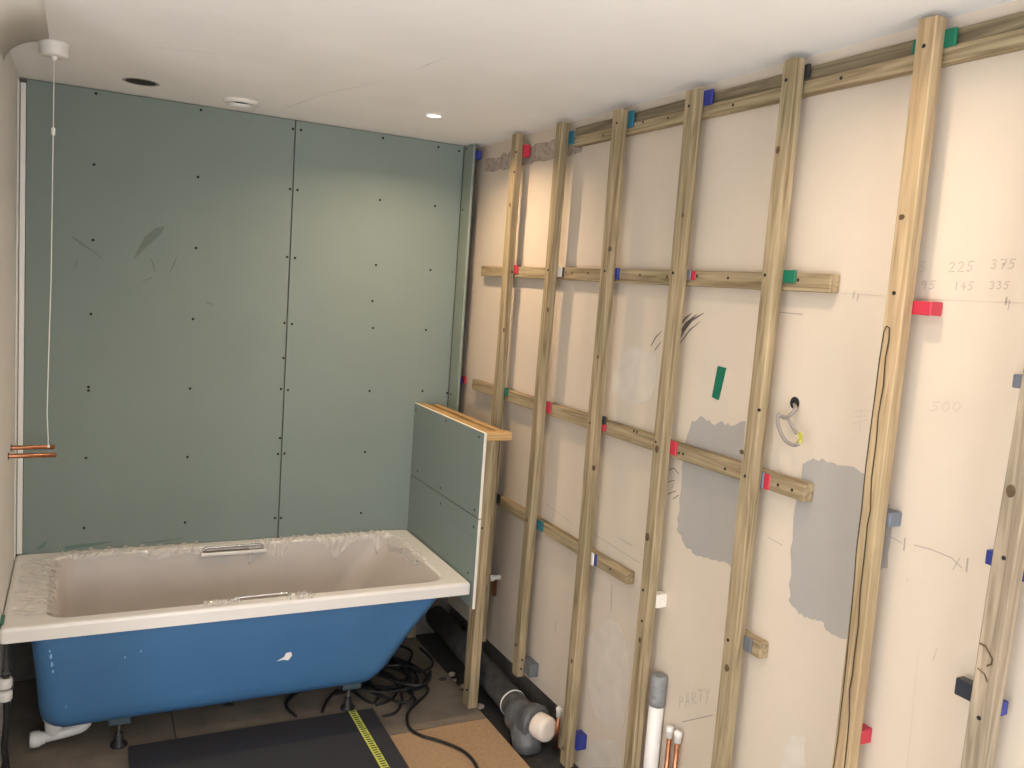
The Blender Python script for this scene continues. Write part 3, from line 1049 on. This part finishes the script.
def loft(bm, rings, cap_end=True, cap_start=False, smooth=True):
    R_ = [[bm.verts.new(p) for p in r] for r in rings]
    for A, B in zip(R_, R_[1:]):
        n = len(A)
        for k in range(n):
            f = bm.faces.new((A[k], A[(k + 1) % n], B[(k + 1) % n], B[k]))
            f.smooth = smooth
    if cap_end:
        bm.faces.new(R_[-1])
    if cap_start:
        bm.faces.new(R_[0][::-1])
    bmesh.ops.recalc_face_normals(bm, faces=bm.faces[:])


bath = thing('bathtub', 'white bath wrapped in blue outside, fitted below the green boards', 'bathtub', (0.85, -0.4, 0.0))
LIP = 0.499
IX0, IX1, IY0, IY1 = 0.125, 1.590, -0.742, -0.070
bm = bmesh.new()
loft(bm, [rrect(BX0 + .006, BX1 - .006, BY0 + .006, BY1 - .004, .012, LIP), rrect(BX0, BX1, BY0, BY1, .014, LIP), rrect(BX0, BX1, BY0, BY1, .014, BZ1 - .012),
          rrect(BX0 + .004, BX1 - .004, BY0 + .004, BY1 - .004, .014, BZ1 - .003), rrect(BX0 + .012, BX1 - .012, BY0 + .012, BY1 - .010, .016, BZ1),
          rrect(IX0 - .010, IX1 + .010, IY0 - .008, IY1 + .008, .085, BZ1), rrect(IX0, IX1, IY0, IY1, .085, BZ1 - .006)], cap_end=False, smooth=False)
obj('rim', bm, 'acrylic', bath, 'white moulded rim')
bm = bmesh.new()
loft(bm, [rrect(IX0, IX1, IY0, IY1, .085, BZ1 - .006), rrect(IX0 + .006, IX1 - .034, IY0 + .008, IY1 - .010, .09, BZ1 - .04),
          rrect(IX0 + .022, IX1 - .165, IY0 + .032, IY1 - .035, .10, BZ1 - .19), rrect(IX0 + .045, IX1 - .265, IY0 + .055, IY1 - .060, .11, BZ1 - .32),
          rrect(IX0 + .080, IX1 - .32, IY0 + .09, IY1 - .095, .11, BZ1 - .37), rrect(IX0 + .14, IX1 - .38, IY0 + .15, IY1 - .15, .09, BZ1 - .385)])
obj('basin', bm, 'acrylic_in', bath, 'film-covered white inside')
bm = bmesh.new()
loft(bm, [rrect(.080, 1.575, -.788, -.030, .060, LIP + .004), rrect(.084, 1.545, -.784, -.034, .065, .455), rrect(.096, 1.455, -.770, -.045, .075, .33),
          rrect(.104, 1.385, -.759, -.055, .085, .215), rrect(.110, 1.350, -.750, -.062, .085, .172), rrect(.125, 1.325, -.733, -.078, .080, .146),
          rrect(.17, 1.285, -.695, -.110, .07, .136)])
obj('outer_shell', bm, 'blue', bath, 'bright blue wrapped outer shell')
# grips
for (x0, x1, ya, yb, s_) in ((0.700, 0.985, -0.104, -0.056, 1), (0.725, 1.19, -0.752, -0.712, -1)):
    zt = BZ1 - 0.021 if s_ > 0 else BZ1 - 0.012
    bm = bmesh.new()
    bx(bm, x0, x1, ya, yb, zt - 0.016, zt, 0.006, 2)
    g = obj('grip_seat', bm, 'acrylic', bath)
    bm = bmesh.new()
    ym = (ya + yb) / 2
    bx(bm, x0 + .012, x1 - .012, ym - .016, ym + .014, zt - 0.001, zt + 0.0012)
    obj('recess', bm, 'slot', g)
    bm = bmesh.new()
    xa, xb = (x0 + .012, x1 - .012) if s_ > 0 else (x0 + .015, x0 + .225)
    tube(bm, smooth_pts([(xa, ym, zt), (xa + .008, ym, zt + .014), (xa + .03, ym, zt + .017), (xb - .03, ym, zt + .017), (xb - .008, ym, zt + .014), (xb, ym, zt)], 5), 0.0055, 10)
    obj('handle', bm, 'chrome', g, 'chrome grab handle')


# crumpled clear protective film along the rim and down the inside
def film(path, w0, w1, label=None, amp=0.0048, n=36, drop=0.5, seed=1):
    r = random.Random(seed)
    bm = bmesh.new()
    P = smooth_pts(path, max(2, n // (len(path) - 1)))
    rows = 6
    grid = []
    k1 = [r.uniform(5, 40) for _ in range(6)]
    p1 = [r.uniform(0, 6) for _ in range(6)]
    ctl = [r.choice((0.12, 0.25, 0.3, 0.5, 1.0)) * r.uniform(.7, 1.2) for _ in range(max(4, n // 5))]
    for i, p in enumerate(P):
        t = P[min(i + 1, len(P) - 1)] - P[max(i - 1, 0)]
        nrm = Vector((-t.y, t.x, 0)).normalized()
        u_ = i / (len(P) - 1)
        row = []
        wo = w0 * (0.75 + 0.5 * abs(math.sin(u_ * k1[0] + p1[0])))
        fk = u_ * (len(ctl) - 1)
        ik = min(int(fk), len(ctl) - 2)
        sm = fk - ik
        sm = sm * sm * (3 - 2 * sm)
        wi = w1 * (ctl[ik] * (1 - sm) + ctl[ik + 1] * sm)
        for j in range(rows):
            v = j / (rows - 1)
            o = -wo + (wo + wi) * v
            if o > 0.008:
                z = -(o - 0.008) * drop * 2.2 + 0.004
                o2 = 0.008 + (o - 0.008) * (0.35)
            else:
                z, o2 = 0.004, o
            cr2 = amp * (math.sin(u_ * k1[3] * 3 + j * 1.7 + p1[3]) + 0.8 * math.sin(u_ * k1[4] * 2 - j * 2.3) + r.uniform(-.5, .5))
            z += max(cr2, -0.001) if o <= 0.008 else cr2 * 0.5
            row.append(bm.verts.new(p + nrm * (o2 + (abs(cr2) if o > .008 else 0)) + Vector((0, 0, z))))
        grid.append(row)
    for A, B in zip(grid, grid[1:]):
        for j in range(rows - 1):
            bm.faces.new((A[j], A[j + 1], B[j + 1], B[j]))
    return obj('protective_film', bm, 'film', bath, label)


film([(1.56, IY1 + .006, BZ1), (1.30, IY1 + .006, BZ1), (1.05, IY1 + .006, BZ1)], .045, .10, 'crumpled clear film', seed=3)
film([(1.03, IY1 + .006, BZ1), (0.97, IY1 + .004, BZ1), (0.90, IY1 - .004, BZ1 - .01)], .03, .24, seed=4, n=20)
film([(0.70, IY1 + .006, BZ1), (0.42, IY1 + .006, BZ1), (0.16, IY1 - .004, BZ1)], .05, .06, seed=5)
film([(0.135, -0.10, BZ1), (0.130, -0.40, BZ1), (0.135, -0.70, BZ1)], .09, .14, seed=8, amp=.0035)
film([(1.575, -0.50, BZ1), (1.585, -0.30, BZ1), (1.56, -0.10, BZ1), (1.48, -0.075, BZ1)], .02, .26, seed=11, amp=.0055)
film([(0.63, -0.752, BZ1 + .003), (0.72, -0.752, BZ1 + .003), (0.76, -0.750, BZ1 + .003)], .03, .02, seed=13, n=18)
film([(0.93, -0.752, BZ1 + .003), (0.99, -0.752, BZ1 + .003), (1.03, -0.750, BZ1 + .003)], .045, .03, seed=14, n=18, amp=.006)
# torn scrap of film on the blue front
bm = bmesh.new()
slab(bm, [hit(x, y, 1, -0.772) for x, y in ((277, 661), (284, 657), (286, 653), (291, 652), (292, 655), (288, 660), (283, 659.5))], (0, -1, 0), 0.003)
obj('film_scrap', bm, 'whitep', bath, 'torn white scrap of film')
bm = bmesh.new()
for (x, y, r) in ((50, 650, .005), (51, 656, .006), (52, 664, .006), (53, 671, .004), (49.5, 646, .004), (125, 657, .003), (141, 651, .003), (66, 706, .002)):
    h = hit(x, y, 1, -0.778)
    slab(bm, [(h.x + r * .7 * math.cos(k), h.y - 0.004, h.z + r * math.sin(k) * 1.6) for k in (0, 1, 2, 3, 4, 5)], (0, -1, 0), 0.0012)
obj('film_blisters', bm, mat('film_blister', (0.22, 0.42, 0.66), 0.3), bath)['kind'] = 'stuff'
# legs: two cross bars with threaded rods and feet
for xx in (0.365, 1.228):
    bm = bmesh.new()
    bx(bm, xx - 0.03, xx + 0.03, -0.690, -0.10, 0.112, 0.136, 0.003)
    bx(bm, xx - 0.040, xx + 0.040, -0.696, -0.625, 0.100, 0.137, 0.006)
    cb = obj('leg_bar', bm, 'steel_blue', bath)
    for yy in (-0.648, -0.13):
        bm = bmesh.new()
        prof = [(0.0, 0.0065)]
        for k in range(22):
            prof += [(0.004 + k * 0.004, 0.0070), (0.006 + k * 0.004, 0.0058)]
        lathe(bm, (xx, yy, 0.028), (0, 0, 1), prof + [(0.106, 0.006), (0.106, 0)], 10)
        L = obj('leg', bm, 'zinc', bath)
        bm = bmesh.new()
        lathe(bm, (xx, yy, 0.082), (0, 0, 1), [(0, 0.006), (0, 0.014), (0.009, 0.014), (0.009, 0.006)], 6)
        lathe(bm, (xx, yy, 0.091), (0, 0, 1), [(0, 0.006), (0, 0.019), (0.003, 0.019), (0.003, 0.006)], 16)
        obj('lock_nut', bm, 'zinc', L)
        bm = bmesh.new()
        lathe(bm, (xx, yy, 0.0), (0, 0, 1), [(0, 0.0), (0, 0.030), (0.006, 0.030), (0.014, 0.016), (0.045, 0.013), (0.050, 0.011), (0.050, 0.0)], 18)
        obj('foot', bm, 'blackp', L)

# waste trap under the left end of the bath
bm = bmesh.new()
tube(bm, smooth_pts([(0.085, -0.585, 0.040), (0.12, -0.58, 0.040), (0.20, -0.575, 0.046), (0.245, -0.565, 0.052), (0.262, -0.56, 0.075), (0.262, -0.56, 0.10)], 6), 0.020, 14)
t = obj('waste_trap', bm, 'whitep', bath, 'white plastic waste trap')
bm = bmesh.new()
lathe(bm, (0.075, -0.586, 0.040), (1, 0.03, 0), [(0, 0.0), (0, 0.027), (0.012, 0.029), (0.030, 0.029), (0.034, 0.025), (0.05, 0.021)], 18)
obj('cap_nut', bm, 'whitep', t)
bm = bmesh.new()
lathe(bm, (0.150, -0.578, 0.045), (0, 0, 1), [(0, 0.02), (0.015, 0.026), (0.04, 0.030), (0.06, 0.030), (0.063, 0.036), (0.100, 0.036), (0.100, 0)], 20)
obj('inlet', bm, 'whitep', t)

# supply hose with white nuts at the far left
t = thing('supply_hose', 'dark supply hose with two white nuts under the left bath corner', 'hose', (0.005, -0.72, 0.0))
hx, hy = 0.010, -0.72
bm = bmesh.new()
tube(bm, smooth_pts([(hx + 0.004, hy, 0.004), (hx - 0.004, hy, 0.10), (hx + 0.002, hy, 0.20), (hx, hy, 0.28)], 6), 0.011, 10)
obj('hose', bm, 'blackp', t)
for z in (0.268, 0.312):
    bm = bmesh.new()
    lathe(bm, (hx - 0.004, hy, z), (0, 0, 1), [(0, 0.0), (0, 0.020), (0.005, 0.023), (0.030, 0.023), (0.034, 0.019), (0.034, 0)], 14)
    obj('nut', bm, 'whitep', t)
bm = bmesh.new()
lathe(bm, (hx, hy, 0.346), (0, 0, 1), [(0, 0.010), (0.012, 0.010), (0.014, 0.015), (0.026, 0.015), (0.028, 0.008), (0.148, 0.007), (0.148, 0)], 12)
obj('tail', bm, 'greydusty', t)
bm = bmesh.new()
tube(bm, smooth_pts([(hx + .02, hy - .02, .008), (hx + .05, hy - .05, .008), (hx + .06, hy - .11, .008), (hx + .03, hy - .17, .008)], 6), 0.006, 8)
obj('wire', bm, 'cable', t)
# green packer on the rim at the left edge
h = hit(2, 622, 2, BZ1)
t = thing('packer', 'green packer lying on the left corner of the bath rim', 'packer', (h.x, h.y, BZ1), PK)
bm = bmesh.new()
bx(bm, h.x - 0.035, h.x + 0.006, h.y - 0.028, h.y + 0.052, BZ1 + 0.0006, BZ1 + 0.006, 0.0015)
obj('plate', bm, 'p_green', t)

# ================================================================== HALF-HEIGHT PARTITION
PX, PY, PT = 1.6875, -0.818, 1.187
part = thing('half_partition', 'half-height stud partition faced with green board at the bath end', 'partition', (1.74, -0.4, 0))
zj = 0.5 * (hit(413.5, 475, 0, PX).z + hit(477, 520, 0, PX).z)
for (z0, z1, lab) in ((zj + 0.002, PT - 0.002, 'upper green facing board'), (0.440, zj - 0.002, 'lower green facing strip')):
    bm = bmesh.new()
    bx(bm, PX, PX + 0.0125, PY, -0.001, z0, z1, 0.0008)
    me_o = obj('facing_board', bm, 'board', part, lab)
    me_o.data.materials.append(M['board_edge'])
    for p in me_o.data.polygons:
        if p.normal.y < -0.7 or (p.normal.z > 0.7 and z1 > zj + 0.1):
            p.material_index = 1
    for q in ((446, 421), (479, 437), (440.5, 488), (440.5, 503.5), (474.5, 510), (473.5, 527), (417.5, 471), (468, 573), (416, 410)):
        h = hit(*q, 0, PX)
        if z0 < h.z < z1 and h.y > PY and h.y < 0:
            place_screw((PX, h.y, h.z), (-1, 0, 0), me_o)
strokes('pencil_line', [([(447, 518), (475, 538)], .002)], 0, PX, (-1, 0, 0), 'scuff', part)
X1 = PX + 0.0130
box_obj('post', (X1, X1 + 0.044, PY, PY + 0.060, 0.0, PT - 0.034), 'wood_z', part, 0.002)
box_obj('post', (X1 + 0.046, X1 + 0.072, PY + 0.035, PY + 0.080, 0.52, PT - 0.034), 'wood_z', part, 0.002)
box_obj('post', (X1, X1 + 0.044, -0.062, -0.002, 0.0, PT - 0.034), 'wood_z', part, 0.002)
box_obj('top_rail', (X1, X1 + 0.040, PY + 0.047, -0.004, PT - 0.036, PT), 'wood_fresh', part, 0.002)
box_obj('top_rail', (X1 + 0.074, X1 + 0.104, PY + 0.047, -0.03, PT - 0.036, PT - 0.002), 'wood_fresh', part, 0.002)
box_obj('cross_rail', (X1, X1 + 0.112, PY - 0.004, PY + 0.046, PT - 0.033, PT), 'wood_freshx', part, 0.002)
box_obj('back_rail', (X1 + 0.042, X1 + 0.072, PY + 0.09, -0.07, PT - 0.075, PT - 0.038), 'wood_fresh', part, 0.002)
for q in ((482, 528), (467, 690)):
    h = hit(*q, 1, PY)
    place_screw(h + Vector((0, -0.0004, 0)), (0, -1, 0), part, SCREW_B)
# small valve on the wall behind the partition post
hb = hit(492, 578, 0, 1.90)
t = thing('service_valve', 'small white-capped brass valve on the wall behind the partition post', 'valve', hb)
bm = bmesh.new()
lathe(bm, (W, hb.y, hb.z), (-1, 0, 0), [(0.0005, 0.012), (0.03, 0.012), (0.032, 0.015), (0.05, 0.015), (0.052, 0.0)], 12)
obj('cap', bm, 'whitep', t)
bm = bmesh.new()
lathe(bm, (W - 0.022, hb.y + 0.001, hb.z - 0.085), (0, 0, 1), [(0, 0), (0, 0.009), (0.07, 0.009), (0.074, 0.012), (0.09, 0.012)], 12)
obj('stem', bm, 'copper', t)

# ================================================================== PIPES ALONG THE RIGHT WALL
t = thing('soil_pipe', 'large dark grey soil pipe along the foot of the wall with a white end plug', 'pipe', (1.84, -0.6, 0))
bm = bmesh.new()
tube(bm, [(1.872, -0.01, 0.075), (1.860, -0.5, 0.072), (1.842, -0.95, 0.068), (1.832, -1.12, 0.070)], 0.055, 24)
obj('pipe_run', bm, 'greydusty', t)
ax = Vector((0.28, -1.0, 0.06)).normalized()
c0 = Vector((1.826, -1.085, 0.075))
bm = bmesh.new()
lathe(bm, c0, ax, [(-0.06, 0.055), (-0.05, 0.064), (-0.01, 0.065), (0.03, 0.066), (0.035, 0.072), (0.065, 0.074), (0.075, 0.070), (0.078, 0.052), (0.06, 0.050)], 28)
obj('socket', bm, 'greyp', t, 'grey pipe socket')
bm = bmesh.new()
lathe(bm, c0, ax, [(0.05, 0.0), (0.06, 0.050), (0.088, 0.050), (0.128, 0.049), (0.138, 0.044), (0.141, 0.030), (0.1415, 0.0)], 28)
obj('end_plug', bm, 'plug', t, 'off-white round end plug')
bm = bmesh.new()
lathe(bm, (1.842, -0.95, 0.068), (0.05, 1, 0), [(-0.004, 0.0555), (-0.004, 0.0575), (0.004, 0.0575), (0.004, 0.0555)], 24)
obj('ring_clip', bm, 'whitep', t)
bm = bmesh.new()
tube(bm, [(1.822, -1.085, 0.065), (1.812, -1.13, 0.030), (1.808, -1.15, 0.005), (1.808, -1.155, -0.02)], [0.060, 0.060, 0.058, 0.058], 20)
obj('boss', bm, 'greyp', t)

# rubble between wall and pipe
for k in range(9):
    y = -0.42 - k * 0.045 - RNG.uniform(0, .02)
    bm = bmesh.new()
    r = RNG.uniform(.012, .026)
    bmesh.ops.create_icosphere(bm, subdivisions=1, radius=r)
    for v in bm.verts:
        v.co *= RNG.uniform(.65, 1.2)
        v.co.z *= .55
    c = Vector((1.775 - RNG.uniform(0, .02), y, -0.022 + r * .45)) if k % 3 else Vector((1.925, y, 0.14 + r * .5))
    if k % 3 == 0:
        continue
    bm.transform(Matrix.Translation(c))
    o = obj('rubble_lump', bm, 'rough')
    tag(o, 'small lump of plaster rubble in the gap beside the soil pipe', 'rubble', 'plaster rubble beside the soil pipe')

t = thing('waste_pipe', 'upright white waste pipe with grey taped end beside the fourth upright', 'pipe', (1.908, -1.75, 0))
wx, wy = 1.9125, -1.792
bm = bmesh.new()
tube(bm, [(wx, wy, 0.002), (wx, wy, 0.50)], 0.0245, 20)
obj('tube', bm, 'whitep', t)
bm = bmesh.new()
lathe(bm, (wx, wy, 0.462), (0, 0, 1), [(0, 0.0246), (0, 0.0262), (0.02, 0.0265), (0.06, 0.0260), (0.100, 0.0265), (0.104, 0.022), (0.100, 0.010), (0.104, 0.0)], 20)
obj('taped_end', bm, 'tapegrey', t, 'grey tape wrapped end')
for (xx, yy, zt, lab) in ((1.9, -1.222, 0.165, 'lone copper pipe with white cap beside the third upright'),
                          (1.917, -1.866, 0.415, 'left of the two white-capped copper pipes beside the white waste pipe'),
                          (1.917, -1.906, 0.420, 'right of the two white-capped copper pipes beside the white waste pipe')):
    t = thing('copper_pipe', lab, 'pipe', (xx, yy, 0))
    bm = bmesh.new()
    tube(bm, [(xx, yy, 0.001), (xx, yy, zt)], 0.0082, 12)
    obj('tube', bm, 'copper', t)
    bm = bmesh.new()
    lathe(bm, (xx, yy, zt - 0.028), (0, 0, 1), [(0, 0.0084), (0, 0.0115), (0.020, 0.0118), (0.022, 0.0135), (0.034, 0.0135), (0.038, 0.010), (0.039, 0)], 14)
    obj('cap', bm, 'whitep', t)

# ================================================================== FLOOR THINGS
bm = bmesh.new()
slab(bm, [(0.395, -0.690, 0.0005), (1.318, -0.703, 0.0005), (1.309, -1.30, 0.0005), (0.38, -1.30, 0.0005)], (0, 0, 1), 0.012)
tag(obj('black_sheet', bm, 'sheet'), 'flat black sheet lying on the floor in front of the bath', 'sheet')
t = thing('measuring_tape', 'yellow measuring tape blade with black markings on the black sheet', 'tape measure', (1.23, -0.95, 0.0125))
bm = bmesh.new()
slab(bm, [(1.216, -0.700, 0.0135), (1.247, -0.702, 0.0135), (1.243, -1.27, 0.0135), (1.212, -1.27, 0.0135)], (0, 0, 1), 0.0012)
obj('blade', bm, 'yellow', t)
bm = bmesh.new()
for k in range(34):
    y = -0.712 - k * 0.016
    bx(bm, 1.2205, 1.2385 if k % 3 else 1.2425, y - 0.0035, y + 0.0035, 0.0149, 0.0153)
obj('markings', bm, 'tapemark', t)['kind'] = 'stuff'

# coiled black cable under the bath end
rc = random.Random(21)
P = [hit(307, 690, 2, .008), hit(298, 692, 2, .008), hit(288, 700, 2, .008), hit(287, 708, 2, .008), hit(296, 716, 2, .008)]
bm = bmesh.new()
tube(bm, smooth_pts(P, 6), 0.0062, 8)
t = thing('extension_cable', 'tangled black extension cable coiled on the floor under the bath end', 'cable', (1.45, -0.45, 0.0))
obj('loose_loop', bm, 'cable', t)
loops = []
cen = Vector((1.500, -0.47, 0))
pts = []
nT = 8
for k in range(nT * 12):
    a = k / 12 * 2 * math.pi
    w = k / (nT * 12)
    rx = 0.105 + 0.06 * math.sin(a * 0.37 + 1) + rc.uniform(-.006, .006)
    ry = 0.17 + 0.07 * math.sin(a * 0.23 + 2.2) + rc.uniform(-.006, .006)
    cx = cen.x + 0.045 * math.sin(a * 0.17) - 0.04
    cy = cen.y + 0.07 * math.sin(a * 0.13 + .6)
    x, y = cx + rx * math.cos(a) - 0.35 * ry * math.sin(a) * 0.5, cy + ry * math.sin(a)
    x = min(x, 1.672)
    pts.append(Vector((x, y, 0.007 + 0.007 * (k // 12) * 0.9 + 0.004 * math.sin(a * 1.7))))
tail = [hit(425, 682, 2, .03), hit(428, 691, 2, .015), hit(418, 702, 2, .008), hit(408, 713, 2, .008), hit(409, 727, 2, .008), hit(420, 735, 2, .008), hit(440, 741, 2, .008), hit(460, 749, 2, .008),
        hit(472, 759, 2, .008), hit(480, 775, 2, .008), hit(487, 800, 2, .008)]
bm = bmesh.new()
tube(bm, smooth_pts(pts + tail, 4), 0.0062, 8)
obj('coil', bm, 'cable', t)
for L in ([(376, 705), (390, 700), (398, 690), (396, 678)], [(383, 716), (396, 712), (402, 700), (400, 690)], [(345, 686), (354, 692), (372, 703), (380, 692), (370, 686), (357, 689), (344, 692), (331, 695)],
          [(322, 712), (327, 701), (338, 690)], [(368, 648), (380, 644), (400, 646), (412, 652), (408, 664)], [(420, 648), (432, 660), (430, 668), (418, 672), (400, 668)]):
    bm = bmesh.new()
    tube(bm, smooth_pts([hit(*q, 2, .007) for q in L], 6), 0.0060, 8)
    obj('loose_loop', bm, 'cable', t)
bm = bmesh.new()
bmesh.ops.create_icosphere(bm, subdivisions=2, radius=0.016)
bm.transform(Matrix.Translation(hit(443, 679, 2, .005)) @ Matrix.Diagonal((1.3, .8, .3, 1)))
tag(obj('debris', bm, 'under'), 'small dark scrap on the dusty floor beside the partition post', 'debris')
bm = bmesh.new()
bmesh.ops.create_icosphere(bm, subdivisions=2, radius=0.018)
bm.transform(Matrix.Translation(hit(229, 705, 2, .006)) @ Matrix.Diagonal((1.3, .8, .35, 1)))
tag(obj('debris', bm, 'under'), 'small dark scrap on the floor under the middle of the bath', 'debris')
